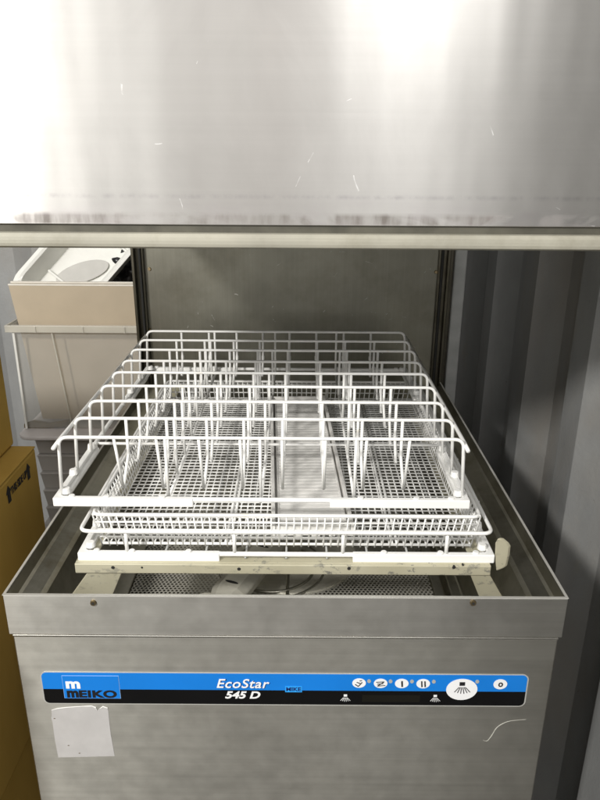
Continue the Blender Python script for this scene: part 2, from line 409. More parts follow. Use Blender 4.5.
bm = BM(); prism(bm, o2, (0.004, .003, 0)); obj('guide_tab', bm, M['rail'], D, bevel=.0012)

# back panel + posts
BY = 1.44
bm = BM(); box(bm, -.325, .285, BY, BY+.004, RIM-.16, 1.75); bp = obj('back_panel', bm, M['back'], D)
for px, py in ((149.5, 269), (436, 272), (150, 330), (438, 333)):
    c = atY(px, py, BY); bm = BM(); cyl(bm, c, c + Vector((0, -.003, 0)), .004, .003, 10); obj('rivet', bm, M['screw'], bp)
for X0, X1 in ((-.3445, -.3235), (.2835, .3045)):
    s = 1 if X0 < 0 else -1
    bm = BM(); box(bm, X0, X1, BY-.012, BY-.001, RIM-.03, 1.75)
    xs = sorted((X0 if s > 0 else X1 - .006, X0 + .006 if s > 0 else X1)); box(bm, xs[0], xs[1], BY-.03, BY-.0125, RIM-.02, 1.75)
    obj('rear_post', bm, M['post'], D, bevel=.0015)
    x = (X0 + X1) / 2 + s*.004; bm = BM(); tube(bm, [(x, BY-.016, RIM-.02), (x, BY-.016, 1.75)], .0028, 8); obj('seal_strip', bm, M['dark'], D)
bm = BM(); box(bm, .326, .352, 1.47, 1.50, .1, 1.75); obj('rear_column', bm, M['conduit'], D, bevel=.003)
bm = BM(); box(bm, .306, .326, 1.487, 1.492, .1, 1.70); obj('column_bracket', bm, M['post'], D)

# hood
HX0, HX1, HY0, HY1 = -.32, .2835, .66, 1.425
zl = atY(300, 249.5, HY0-.004).z; zt = zl + .0138; zg = zt + .0072
hood = None
bm = BM()
# folded lip: rounded profile swept round the hood
lp = [(.010, zl+.001), (-.002, zl), (-.0052, zl+.0016), (-.0056, zl+.0045), (-.0054, zl+.0075), (-.0049, zl+.0105), (-.003, zt), (.002, zt+.0006)]
def hl(bm, i, z): return [bm.verts.new(p) for p in ((HX0+i, HY0+i, z), (HX1-i, HY0+i, z), (HX1-i, HY1-i, z), (HX0+i, HY1-i, z))]
Ls = [hl(bm, *p) for p in lp]
for a, b in zip(Ls, Ls[1:]): bridge(bm, a, b)
lip = obj('hood_lip', bm, M['lip'], D, smooth=False, bevel=.0005)
bm = BM(); Ls = [hl(bm, .0025, zt-.002), hl(bm, .0025, zg+.003)]; bridge(bm, *Ls); obj('hood_groove', bm, M['groove'], D)
bm = BM(); prof = [(.012, zg+.002), (.0005, zg), (0, zg+.001), (0, zl+.50), (.015, zl+.515)]
Ls = [hl(bm, *p) for p in prof]
for a, b in zip(Ls, Ls[1:]): bridge(bm, a, b)
bm.faces.new(Ls[-1])
# object origin at the hood's lower edge so the smudges follow it
bmesh.ops.translate(bm, verts=bm.verts, vec=(0, 0, -zg))
hood = obj('hood', bm, M['hood'], D, bevel=.002); hood.location.z = zg
hood_h = obj('hood_seam', (lambda b: (box(b, HX0+.02, HX1-.02, HY0-.0008, HY0+.001, zl+.40, zl+.402), b)[1])(BM()), M['groove'], D)

# ------------------------------------------------------------------ control strip
PY = MY0 + .002
def pp(px, py): v = atY(px, py, PY); return v.x, v.z
sx0 = pp(43.5, 688)[0]; sx1 = pp(525.5, 690)[0]; sz1 = (pp(44, 672.5)[1] + pp(525, 674.5)[1]) / 2; sz0 = (pp(46, 702.5)[1] + pp(523, 705)[1]) / 2
bm = BM(); front_plate(bm, rrect(sx0-.0018, sx1+.0018, sz0-.0018, sz1+.0010, .0075), PY, .0006); cs = obj('control_strip', bm, M['silver'], D)
zm = sz0 + (sz1 - sz0) * .47
full = rrect(sx0, sx1, sz0, sz1, .006)
def clip(pts, zc, above):
    out = []; n = len(pts)
    for i in range(n):
        a, b = pts[i], pts[(i+1) % n]; ia = (a[1] >= zc) == above; ib = (b[1] >= zc) == above
        if ia: out.append(a)
        if ia != ib:
            t_ = (zc - a[1]) / (b[1] - a[1]); out.append((a[0] + (b[0]-a[0])*t_, zc))
    return out
bm = BM(); front_plate(bm, clip(full, zm, True), PY-.0007, .0004); obj('blue_band', bm, M['blue'], cs)
bm = BM(); front_plate(bm, clip(full, zm, False), PY-.0007, .0004); obj('black_band', bm, M['blackstrip'], cs)
def text(s, x0, x1, z0, z1, y, mat, parent, name='lettering', shear=0, bold=0, depth=.0003, frame=None, sx=1):
    cu = bpy.data.curves.new(name, 'FONT'); cu.body = s; cu.shear = shear; cu.offset = bold; cu.size = 1; cu.space_character = sx
    o = bpy.data.objects.new('tmp', cu); C.objects.link(o)
    bpy.context.view_layer.update()
    me = bpy.data.meshes.new_from_object(o.evaluated_get(bpy.context.evaluated_depsgraph_get()))
    bpy.data.objects.remove(o)
    xs = [v.co.x for v in me.vertices]; ys = [v.co.y for v in me.vertices]
    a, b, c, d = min(xs), max(xs), min(ys), max(ys)
    bm = BM(); bm.from_mesh(me)
    if frame is None:
        f = lambda u, v: (x0 + u*(x1-x0), y, z0 + v*(z1-z0)); n = Vector((0, -depth, 0))
    else:
        f, n = frame
    for v in bm.verts: v.co = f((v.co.x - a) / (b - a), (v.co.y - c) / (d - c))
    g = bmesh.ops.extrude_face_region(bm, geom=bm.faces[:])
    bmesh.ops.translate(bm, verts=[e for e in g['geom'] if isinstance(e, bmesh.types.BMVert)], vec=n)
    bpy.data.meshes.remove(me)
    for f_ in bm.faces: f_.smooth = False
    return obj(name, bm, mat, parent)
Y1_ = PY - .0012
def T(s, a, b, mat, **k):   # pixel box (left, bottom) - (right, top)
    x0, z0 = pp(*a); x1, z1 = pp(*b); return text(s, x0, x1, z0, z1, Y1_ if 'y' not in k else k.pop('y'), mat, cs, **k)
# maker's badge: thin pale outline, blue lower field
x0, z0 = pp(65.0, 697.3); x1, z1 = pp(118.8, 675.0)
bm = BM(); front_plate(bm, [(x0, z0), (x1, z0), (x1, z1), (x0, z1)], Y1_+.00005, .0003); obj('badge_outline', bm, plain('pale_blue_line', (.30, .50, .80), .4), cs)
bm = BM(); e = .0005; front_plate(bm, [(x0+e, z0+e), (x1-e, z0+e), (x1-e, z1-e), (x0+e, z1-e)], Y1_-.0003, .0003); obj('badge', bm, M['blue'], cs)
T('m', (66.8, 687.2), (80.2, 680.2), M['white'], bold=.045, y=Y1_-.0007)
T('m', (68.0, 696.3), (78.6, 689.4), M['black'], bold=.05, y=Y1_-.0007)
T('EIKO', (80.0, 696.4), (116.8, 689.2), M['black'], bold=.045, sx=1.06, y=Y1_-.0007)
T('EcoStar', (217.6, 687.3), (270.2, 678.6), M['navy'], shear=.25, bold=.02, sx=1.08, y=Y1_)
T('EcoStar', (216.9, 686.8), (269.5, 678.1), M['white'], shear=.25, bold=.012, sx=1.08, y=Y1_-.0005)
T('545 D', (225.2, 697.6), (260.4, 690.6), M['white'], shear=.25, bold=.03)
x0, z0 = pp(285.2, 691.2); x1, z1 = pp(302.0, 685.4)
bm = BM(); front_plate(bm, [(x0, z0), (x1, z0), (x1, z1), (x0, z1)], Y1_, .0003); obj('badge', bm, plain('bright_blue_badge', (.03, .36, .9), .35), cs)
T('MIKE', (286.2, 690.0), (301.0, 686.3), M['navy'], bold=.025, y=Y1_-.0004)
def oval(px, py, rx, ry, mat, name, par, y=None, n=32):
    x, z_ = pp(px, py); xs, zs = pp(px+rx, py)[0]-x, z_ - pp(px, py+ry)[1]
    bm = BM(); front_plate(bm, disc(x, z_, xs, zs, n), Y1_ if y is None else y, .0004); return obj(name, bm, mat, par)
def strokes(par, lines, w, mat=None, name='symbol', y=None):
    par = cs
    bm = BM(); yy = (Y1_-.0009) if y is None else y
    for (a, b) in lines:
        A = Vector((pp(*a)[0], yy, pp(*a)[1])); B = Vector((pp(*b)[0], yy, pp(*b)[1])); d = (B-A).normalized(); n = Vector((-d.z, 0, d.x)) * w/2
        prism(bm, [A+n, A-n, B-n, B+n], (0, -.0002, 0)); yy -= .00002
    return obj(name, bm, mat or M['black'], par)
b1 = oval(359, 682.2, 6.8, 4.6, M['white'], 'button', cs)
strokes(b1, [((355, 683), (358, 685.2)), ((358, 685.2), (362, 681)), ((356.5, 681), (360, 682.2)), ((359.5, 679.6), (361.8, 679.2))], .0010)
b2 = oval(380.5, 682.5, 6.8, 4.6, M['white'], 'button', cs)
strokes(b2, [((376, 681), (384, 680.6)), ((377, 682.8), (383, 682.4)), ((377, 684.8), (385, 684.2)), ((384, 680.6), (377, 684.8))], .0009)
b3 = oval(401.6, 682.6, 6.8, 4.6, M['white'], 'button', cs); strokes(b3, [((401.7, 679.8), (401.9, 685.6))], .0018)
b4 = oval(423, 682.8, 6.8, 4.6, M['white'], 'button', cs); strokes(b4, [((421.4, 680), (421.6, 685.8)), ((424.6, 680), (424.8, 685.8))], .0015)
for px, py in ((369, 680.3), (390.4, 680.5), (411.8, 680.6), (433.6, 680.8), (477, 680.8)): oval(px, py, 1.9, 1.8, M['silver'], 'indicator', cs, n=16)
b5 = oval(461.5, 688.6, 15.6, 10.4, M['white'], 'button', cs)
def shower(par, cx_, cy_, s, mat, y=None):
    strokes(par, [((cx_-2.6*s, cy_-4.5*s), (cx_+2.8*s, cy_-4.6*s))], .0052*s, mat, 'symbol', y)
    ls = [((cx_ + k*1.2*s, cy_-1.2*s), (cx_ + k*3.0*s, cy_+5.5*s - abs(k)*.7*s)) for k in (-2.6, -1.6, -.55, .55, 1.6, 2.6)]
    strokes(par, ls, .0008*max(s, .7), mat, 'symbol', y)
shower(b5, 461.8, 687.2, 1.0, M['black'])
b6 = oval(500, 683.4, 6.9, 4.9, M['white'], 'button', cs)
x, z_ = pp(500.2, 683.5); bm = BM(); yy = Y1_-.0009
ro = disc(x, z_, .0028, .0034, 20); ri = disc(x, z_, .0012, .0018, 20)
A = [bm.verts.new((a, yy, b)) for a, b in ro]; B = [bm.verts.new((a, yy, b)) for a, b in ri]
for k in range(20): bm.faces.new((A[k], A[(k+1) % 20], B[(k+1) % 20], B[k]))
obj('symbol', bm, M['black'], cs)
for px, py in ((345.3, 697.5), (435, 698)): shower(cs, px, py, .62, M['white'], y=Y1_)
# faint display window in the black strip
x0, z0 = pp(362, 701); x1, z1 = pp(420, 694.5); bm = BM(); front_plate(bm, [(x0, z0), (x1, z0), (x1, z1), (x0, z1)], Y1_, .0001); obj('display', bm, plain('dark_display', (.007, .0065, .0045), .35), cs)

# grey square left over from a torn label
pts = [(51.5, 710.2), (57, 708.6), (66, 707.4), (82, 706.3), (92, 706.0), (95.5, 707.5), (97, 710.5), (99.5, 708.8), (103, 706.6), (107.5, 708.0), (108.4, 711), (109, 718), (110.8, 734), (114.8, 755.8), (85, 756.6), (58.4, 757.2), (55, 740), (52.6, 722), (51.2, 717.5), (52, 715.5)]
P3 = [atY(a, b, PY) for a, b in pts]
bm = BM(); prism(bm, P3, (0, -.0004, 0)); stk = obj('paper_remnant', bm, M['sticker'], D)
bm = BM(); yy = PY-.0006
tube(bm, [atY(a, b, yy) for a, b in pts[:5]], [.0003, .0006, .0005, .0004, .0007], 5); tube(bm, [atY(a, b, yy) for a, b in pts[4:7]], [.0006, .0009, .0003], 5); tube(bm, [atY(a, b, yy) for a, b in pts[7:10]], [.0003, .001, .0006], 5)
obj('torn_edge', bm, M['tornedge'], stk)
for px, py in ((54.5, 718.5), (79.5, 753.2), (68.5, 745.5)):
    bm = BM(); front_plate(bm, disc(*[atY(px, py, yy)[i] for i in (0, 2)], .0012, .0006, 8), PY-.0005, .0002); obj('speck', bm, M['sludge'], stk)
# white curved scrape, right of the panel
bm = BM(); cv = fillet([atY(a, b, PY-.0002) for a, b in ((526, 719.5), (508, 721), (497, 726.5), (491.5, 736), (487, 741.5), (483, 740.2))], .02, 6)
tube(bm, cv, [.00025 + .0005*math.sin(math.pi*i/(len(cv)-1))*(.5+.5*random.random()) for i in range(len(cv))], 5); obj('scrape_mark', bm, plain('pale_scrape', (.42, .42, .38), .6), D)

# ------------------------------------------------------------------ corner guards used by both racks
def guard(name, X, Y, sx, sy, z, lx, ly, parent, h=.0205):
    """L shaped plastic channel round a frame corner at (X, Y), arms towards sx / sy"""
    bm = BM(); th = .0075
    a = [(0, 0), (lx, 0), (lx, th), (th, th), (th, ly), (0, ly)]
    prism(bm, [(X + sx*u, Y + sy*v, z - h*.42) for u, v in a], (0, 0, h*.55))
    # inner flange, lower
    a = [(th, th), (lx*.96, th), (lx*.96, th+.004), (th+.004, th+.004), (th+.004, ly*.96), (th, ly*.96)]
    prism(bm, [(X + sx*u, Y + sy*v, z - h*.42) for u, v in a], (0, 0, h*.3))
    o = obj(name, bm, M['plastic'], parent, bevel=.0012)
    for u, v in ((.022, .005), (lx*.38, .004), (lx*.78, .004), (.005, ly*.40), (.005, ly*.88), (.012, .016)):
        bm = BM(); big = v > .01 and u < .02
        cyl(bm, (X+sx*u, Y+sy*v, z+h*.08), (X+sx*u, Y+sy*v, z+h*.13+(.006 if big else .0022)), .006 if big else .0042, .0048 if big else .0036, 12)
        obj('clip', bm, M['plastic'], o, bevel=.0008)
    return o

# ------------------------------------------------------------------ upper rack
UX, UZ, UT = -.0455, .932, 1.0085
UY0, UY1 = .7335, 1.262
U = thing('glass_rack', 'tall white wire rack with nine cross wires, resting on top of the flat rack', 'dish rack', (UX, (UY0+UY1)/2, UZ))
r = .0022
bm = BM(); tube(bm, fillet([(UX-.246, UY0+.004, UZ), (UX+.246, UY0+.004, UZ), (UX+.246, UY1-.004, UZ), (UX-.246, UY1-.004, UZ)], .014, 4, True), .0031, 8, True)
obj('base_frame', bm, M['wire'], U, smooth=True)
wy = [.747 + .0620*i for i in range(9)]
for i, y in enumerate(wy):
    a = .2385 + random.uniform(-.0006, .0006); dz = random.uniform(-.0008, .0008)
    bm = BM(); tube(bm, fillet([(UX-.243, y, UZ), (UX-a, y, UT+dz), (UX+a, y, UT+dz), (UX+.243, y, UZ)], .011, 5), r, 8); obj('cross_wire', bm, M['wire'], U, smooth=True)
for s in (-1, 1):
    x = UX + s*.2420; bm = BM()
    tube(bm, [(x, wy[0]-.012, UT-.0100), (x, wy[0]+.01, UT-.0085), (x, wy[-1]+.004, UT-.0085)], .0025, 8); obj('top_rail', bm, M['wire'], U, smooth=True)
for y in (.905, 1.085):
    bm = BM(); tube(bm, [(UX-.243, y, UZ-.001), (UX+.243, y, UZ-.001)], r, 8); obj('base_wire', bm, M['wire'], U, smooth=True)
W_ = .477; XL = UX - W_/2
for k in range(8):
    x = XL + W_*(.135 + .1045*k) + random.uniform(-.001, .001); bm = BM()
    zt_ = UT - .002; zb = UZ - .001
    yb = wy[0] + .022
    tube(bm, [(x, wy[0], zt_), (x, yb, zb)], .0019, 8)
    for i in range(1, 9):
        y = wy[i]; zk = UZ + .027; yk = y - .002
        j = random.uniform(-.0015, .0015)
        if i == 1: e_ = (x+j*.3, yb+.002, zb)
        else: e_ = (x+j*.3, y-.024, zb)
        tube(bm, [(x+j, y, zt_), (x+j, yk, zk), e_], .0021, 8)
        tube(bm, [(x+j, y, zk+.004), (x+j, yk, zk-.003)], .0028, 8)
        if i > 1: tube(bm, [(x, y-.024, zb), (x, y-.03, zb+.004)], .0019, 8)
    obj('divider_pins', bm, M['wire'], U, smooth=True)
for fx in (.262, .497, .735):
    x = XL + W_*fx; bm = BM()
    for y in (wy if fx < .3 else wy[::2]): tube(bm, [(x, y, UT-.001), (x, y, UZ-.002)], .002, 8)
    tube(bm, [(x, UY0+.004, UZ-.003), (x, UY1-.004, UZ-.003)], .0019, 8)
    obj('divider_posts', bm, M['wire'], U, smooth=True)
for sx, X in ((1, UX-.25), (-1, UX+.25)):
    for sy, Y in ((1, UY0), (-1, UY1)):
        guard('corner_guard', X, Y, sx, sy, UZ, .168, .168, U)

# ------------------------------------------------------------------ lower rack
LX, LZ = -.0155, .8705
LY0, LY1 = .7116, 1.255
L = thing('flat_rack', 'low white wire rack sitting on the cream guide rails, directly under the tall rack', 'dish rack', (LX, (LY0+LY1)/2, LZ))
bm = BM(); tube(bm, fillet([(LX-.246, LY0+.004, LZ), (LX+.246, LY0+.004, LZ), (LX+.246, LY1-.004, LZ), (LX-.246, LY1-.004, LZ)], .014, 4, True), .0030, 8, True); obj('base_frame', bm, M['wire'], L, smooth=True)
LT = .9025
bm = BM(); tube(bm, fillet([(LX-.2445, LY0+.001, LT), (LX+.2445, LY0+.001, LT), (LX+.2445, LY1-.001, LT), (LX-.2445, LY1-.001, LT)], .012, 5, True), .0024, 8, True); obj('top_frame', bm, M['wire'], L, smooth=True)
for u in (-.191, -.062, .068, .192):
    for y in (LY0+.004, LY1-.004):
        bm = BM(); tube(bm, [(LX+u, y, LZ), (LX+u, y, LT)], .0023, 8); obj('upright', bm, M['wire'], L, smooth=True)
    for x in (LX-.246, LX+.246):
        yy = (LY0+LY1)/2 + u; bm = BM(); tube(bm, [(x, yy, LZ), (x, yy, LT)], .0023, 8); obj('upright', bm, M['wire'], L, smooth=True)
bm = BM()
for k in range(1, 10):
    x = LX - .246 + .492*k/10; tube(bm, [(x, LY0+.004, LZ-.0055), (x, LY1-.004, LZ-.0055)], .0014, 6)
    y = LY0 + (LY1-LY0)*k/10; tube(bm, [(LX-.246, y, LZ-.0065), (LX+.246, y, LZ-.0065)], .0014, 6)
obj('base_grid', bm, M['conduit'], L, smooth=True)
for sx, X in ((1, LX-.25), (-1, LX+.25)):
    for sy, Y in ((1, LY0), (-1, LY1)):
        guard('corner_guard', X, Y, sx, sy, LZ, .170, .170, L)

# ------------------------------------------------------------------ mesh basket inside the lower rack
BX, BZ, BT = LX+.0, .8695, .912
BY0, BY1 = .735, 1.243
B_ = thing('mesh_basket', 'shallow white fine-mesh basket lying inside the flat rack', 'basket', (BX, (BY0+BY1)/2, BZ))
wt, wb = .2345, .227      # half widths at the top and at the floor
yt0, yt1, yb0, yb1 = BY0, BY1, BY0+.004, BY1-.006
rm = .00112
bm = BM(); n = 50
for k in range(n+1):
    x = BX - wb + 2*wb*k/n; tube(bm, [(x, yb0, BZ), (x, yb1, BZ)], rm, 5)
m_ = 48
for k in range(m_+1):
    y = yb0 + (yb1-yb0)*k/m_; tube(bm, [(BX-wb, y, BZ+.0015), (BX+wb, y, BZ+.0015)], rm, 5)
obj('mesh_floor', bm, M['wire2'], B_, smooth=True)
def wallmesh(a0, a1, b0, b1, nv, nh):
    """a = floor edge, b = top edge"""
    bm = BM(); a0, a1, b0, b1 = map(Vector, (a0, a1, b0, b1))
    for k in range(nv+1):
        t_ = k/nv; tube(bm, [a0.lerp(a1, t_) + Vector((0,0,-.003)), b0.lerp(b1, t_)], rm, 5)
    for k in range(nh+1):
        t_ = k/nh; tube(bm, [a0.lerp(b0, t_), a1.lerp(b1, t_)], rm*1.05, 5)
    obj('mesh_wall', bm, M['wire2'], B_, smooth=True)
c = dict(fl=(BX-wb, yb0, BZ), fr=(BX+wb, yb0, BZ), bl=(BX-wb, yb1, BZ), br=(BX+wb, yb1, BZ), FL=(BX-wt, yt0, BT), FR=(BX+wt, yt0, BT), BL=(BX-wt, yt1, BT), BR=(BX+wt, yt1, BT))
wallmesh(c['fl'], c['fr'], c['FL'], c['FR'], 50, 4); wallmesh(c['bl'], c['br'], c['BL'], c['BR'], 50, 4)
wallmesh(c['fl'], c['bl'], c['FL'], c['BL'], 48, 4); wallmesh(c['fr'], c['br'], c['FR'], c['BR'], 48, 4)
bm = BM(); tube(bm, fillet([c['FL'], c['FR'], c['BR'], c['BL']], .01, 4, True), .0023, 8, True); obj('rim', bm, M['wire'], B_, smooth=True)
for x in (BX-.075, BX+.13):
    bm = BM(); tube(bm, [(x, yb0, BZ+.003), (x, yb1, BZ+.003)], .0018, 6); tube(bm, [(x+.006, yb0, BZ+.003), (x+.006, yb1, BZ+.003)], .0018, 6); obj('stiffener', bm, M['wire'], B_, smooth=True)

# ------------------------------------------------------------------ slatted tray
TL, TW = .48, .104
TX, TY, TZ = .0065, .989, BZ+.0035
S = thing('slatted_tray', 'narrow white slatted tray lying lengthwise in the middle of the mesh basket', 'tray', (TX, TY, TZ))
bm = BM()
for u0, u1 in ((-.052, -.036), (-.024, -.013), (-.002, .009), (.02, .028), (.037, .052)): box(bm, TX+u0, TX+u1, TY-TL/2+.002, TY+TL/2-.002, TZ, TZ+.0018)
for k in range(11): box(bm, TX-.0515, TX+.0515, TY-TL/2+.012+.042*k, TY-TL/2+.022+.042*k, TZ-.0013, TZ-.0003)
obj('tray_base', bm, M['tray'], S, bevel=.0006)
for s in (-1, 1):
    bm = BM(); x = TX + s*(TW/2-.003); box(bm, x-.0022, x+.0022, TY-TL/2+.001, TY+TL/2-.001, TZ+.0019, TZ+.017); x = TX + s*(TW/2-.0095); box(bm, x-.0013, x+.0013, TY-TL/2+.006, TY+TL/2-.006, TZ+.0019, TZ+.012); obj('tray_side', bm, M['tray'], S, bevel=.0006)
    bm = BM(); y = TY + s*(TL/2-.004); box(bm, TX-TW/2+.006, TX+TW/2-.006, y-.0016, y+.0016, TZ+.0019, TZ+.016); obj('tray_end', bm, M['tray'], S, bevel=.0006)
bm = BM(); n = 46
for k in range(n):
    y = TY - TL/2 + .012 + (TL-.024)*k/(n-1); box(bm, TX-TW/2+.0085, TX+TW/2-.0085, y-.0037, y+.0037, TZ+.009, TZ+.0108)
obj('slats', bm, M['tray'], S)
bm = BM()
for u in (-.03, -.01, .012, .032): box(bm, TX+u-.0012, TX+u+.0012, TY-TL/2+.008, TY+TL/2-.008, TZ+.0019, TZ+.0088)
k = 0
for y in [TY-TL/2+.02+.045*i for i in range(10)]:
    quadplate(bm, (TX-.03, y, TZ+.002), (TX+.03, y+.035, TZ+.002), (TX+.03, y+.035, TZ+.0075), (TX-.03, y, TZ+.0075), .0015)
obj('stiffening_ribs', bm, M['tray'], S)
S.rotation_euler.z = R(2.6)

# ------------------------------------------------------------------ left: cardboard boxes
def carton(name, label, x0, x1, y0, y1, z0, z1, rot=0):
    t_ = thing(name, label, 'box', ((x0+x1)/2, (y0+y1)/2, z0))
    bm = BM(); box(bm, x0, x1, y0, y1, z0, z1-.003); obj('box_body', bm, M['card'], t_, bevel=.004)
    bm = BM(); xm = (x0+x1)/2; box(bm, x0, xm-.001, y0, y1, z1-.0028, z1); box(bm, xm+.001, x1, y0, y1, z1-.0028, z1); obj('lid_flap', bm, M['card'], t_, bevel=.001)
    bm = BM(); box(bm, xm-.025, xm+.025, y0+.002, y1-.002, z1+.0003, z1+.0008); obj('packing_tape', bm, plain('tan_tape', (.36, .25, .11), .35), t_)
    t_.rotation_euler.z = rot
    return t_
cb = thing
corner = atZ(35, 446, .889)      # top back right corner of the lower box
bxr = corner.x; byb = corner.y
lowb = carton('cardboard_box', 'brown cardboard box with black arrows and writing along its top edge, left of the tub', bxr-.45, bxr, .50, byb, .47, .889)
# writing on its right face
def faceframe(p, q, h):
    def f(u, v): return (bxr+.0006, p + (q-p)*u, h[0] + (h[1]-h[0])*v)
    return f, Vector((.0003, 0, 0))
ya = atX(10.8, 491.5, bxr); yb_ = atX(26, 473, bxr)
zt_ = (ya.z+yb_.z)/2
text('THIS SIDE UP', 0, 0, 0, 0, 0, M['black'], lowb, bold=.03, frame=faceframe(ya.y, yb_.y, (zt_-.006, zt_+.006)))
for yy in (atX(8.6, 495, bxr).y, atX(27.7, 470.5, bxr).y):
    bm = BM(); x = bxr+.0006
    prism(bm, [(x, yy-.005, zt_-.013), (x, yy+.005, zt_-.013), (x, yy+.005, zt_+.002), (x, yy+.009, zt_+.002), (x, yy, zt_+.013), (x, yy-.009, zt_+.002), (x, yy-.005, zt_+.002)], (.0003, 0, 0)); obj('arrow', bm, M['black'], lowb)
up = atZ(14.5, 444, .890)
carton('cardboard_box', 'plain brown cardboard box standing on top of the box with the writing', up.x-.40, up.x, .62, up.y, .8902, 1.115)
carton('cardboard_box', 'shaded brown cardboard box on the floor underneath the other two boxes', bxr-.46, bxr-.005, .48, byb+.02, .002, .468)

# ------------------------------------------------------------------ left: storage bin, boards, tub, trays
SY = 1.52
tl = atY(5, 325, SY); bl = atY(23, 431, SY); zr = tl.z; zb = bl.z
SX0, SX1 = tl.x, -.22; bx0, bx1 = bl.x, -.25
ST = thing('storage_bin', 'frosted see-through plastic bin with boards standing in it, behind the boxes', 'storage bin', ((SX0+SX1)/2, SY+.17, zb))
def frust(bm, X0, X1, Y0, Y1, z0, a0, a1, b0, b1, z1, th=.003):
    """open topped tapered shell: (X0..Y1) at z0, (a0..b1) at z1"""
    lo = [(X0, Y0), (X1, Y0), (X1, Y1), (X0, Y1)]; hi = [(a0, b0), (a1, b0), (a1, b1), (a0, b1)]
    A = [bm.verts.new((*p, z0)) for p in lo]; B = [bm.verts.new((*p, z1)) for p in hi]
    for k in range(4): bm.faces.new((A[k], A[(k+1) % 4], B[(k+1) % 4], B[k]))
    bm.faces.new(A[::-1])
bm = BM(); frust(bm, bx0, bx1, SY+.02, SY+.33, zb, SX0+.012, SX1-.012, SY+.002, SY+.35, zr)
o = obj('bin_body', bm, M['bin'], ST); s_ = o.modifiers.new('s', 'SOLIDIFY'); s_.thickness = .0025
bm = BM()
prism(bm, [(SX0, SY-.006, zr-.016), (SX1, SY-.006, zr-.016), (SX1, SY-.006, zr), (SX0, SY-.006, zr)], (0, .005, 0))
prism(bm, [(SX0, SY-.001, zr-.016), (SX0, SY+.355, zr-.016), (SX0, SY+.355, zr), (SX0, SY-.001, zr)], (.005, 0, 0))
prism(bm, [(SX1-.005, SY-.001, zr-.016), (SX1-.005, SY+.355, zr-.016), (SX1-.005, SY+.355, zr), (SX1-.005, SY-.001, zr)], (.005, 0, 0))
prism(bm, [(SX0+.005, SY+.35, zr-.016), (SX1-.005, SY+.35, zr-.016), (SX1-.005, SY+.35, zr), (SX0+.005, SY+.35, zr)], (0, .005, 0))
for u in (.2, .52, .8): x = SX0 + (SX1-SX0)*u*.75; box(bm, x, x+.004, SY-.008, SY-.0062, zr-.016, zr-.001)
obj('bin_rim', bm, M['binrim'], ST, bevel=.001)
bm = BM(); x = SX0+.012
prism(bm, [(bx0+.001, SY+.014, zb), (bx0+.006, SY+.014, zb), (SX0+.020, SY-.004, zr-.018), (SX0+.015, SY-.004, zr-.018)], (0, .003, 0)); obj('corner_rib', bm, M['whitetub'], ST)
bm = BM()
b0 = atY(29+22, 330, SY); b1 = atY(70, 431, SY)
prism(bm, [(b0.x, SY-.003, zr-.018), (b0.x+.003, SY-.003, zr-.018), (b1.x+.003, SY+.014, zb+.004), (b1.x, SY+.014, zb+.004)], (0, .003, 0)); obj('moulded_line', bm, M['binrim'], ST)
# boards inside the bin
def board(name, label, px0, py0, Y, x1, zbot, th=.006, lean=.0):
    p = atY(px0, py0, Y); x0 = p.x; z1 = p.z
    t_ = thing(name, label, 'board', ((x0+x1)/2, Y, zbot))
    bm = BM(); hexa(bm, [(x0+.03, Y+.02, zbot), (x1, Y+.02, zbot), (x1, Y+.02+th, zbot), (x0+.03, Y+.02+th, zbot), (x0, Y, z1), (x1, Y, z1), (x1, Y+th, z1), (x0, Y+th, z1)]); obj('board_sheet', bm, M['board'], t_)
    bm = BM(); box(bm, x0-.001, x1, Y-.0006, Y+th+.0006, z1+.0003, z1+.0035); obj('board_edge', bm, M['boardedge'], t_)
board('flat_board', 'front beige board standing on edge in the frosted bin', 8.5, 285.5, SY+.03, -.26, zb+.012)
board('flat_board', 'rear beige board just behind the front one in the frosted bin', 11, 283, SY+.045, -.255, zb+.012)
bm = BM(); q = [atY(a, b, SY+.0225) for a, b in ((24, 424), (33, 421.5), (48, 424), (68, 421), (69, 425), (50, 428.5), (33, 429), (24, 428))]
prism(bm, q, (0, .012, 0)); tag(obj('residue_sachet', bm, M['sludge'], None, bevel=.001), 'thin dark brown strip lying at the bottom of the frosted bin', 'residue')
# lid under the bin
q0 = atY(15.5, 438, SY-.03)
bm = BM(); X0 = q0.x; prism(bm, [(X0 + a, SY-.03 + b, zb-.012) for a, b in ([(u, v) for u, v in rrect(0, .42, 0, .40, .03)])], (0, 0, .010))
tag(obj('bin_lid', bm, M['lid'], None, bevel=.003), 'milky white plastic lid lying flat between the frosted bin and the stacked trays', 'lid')
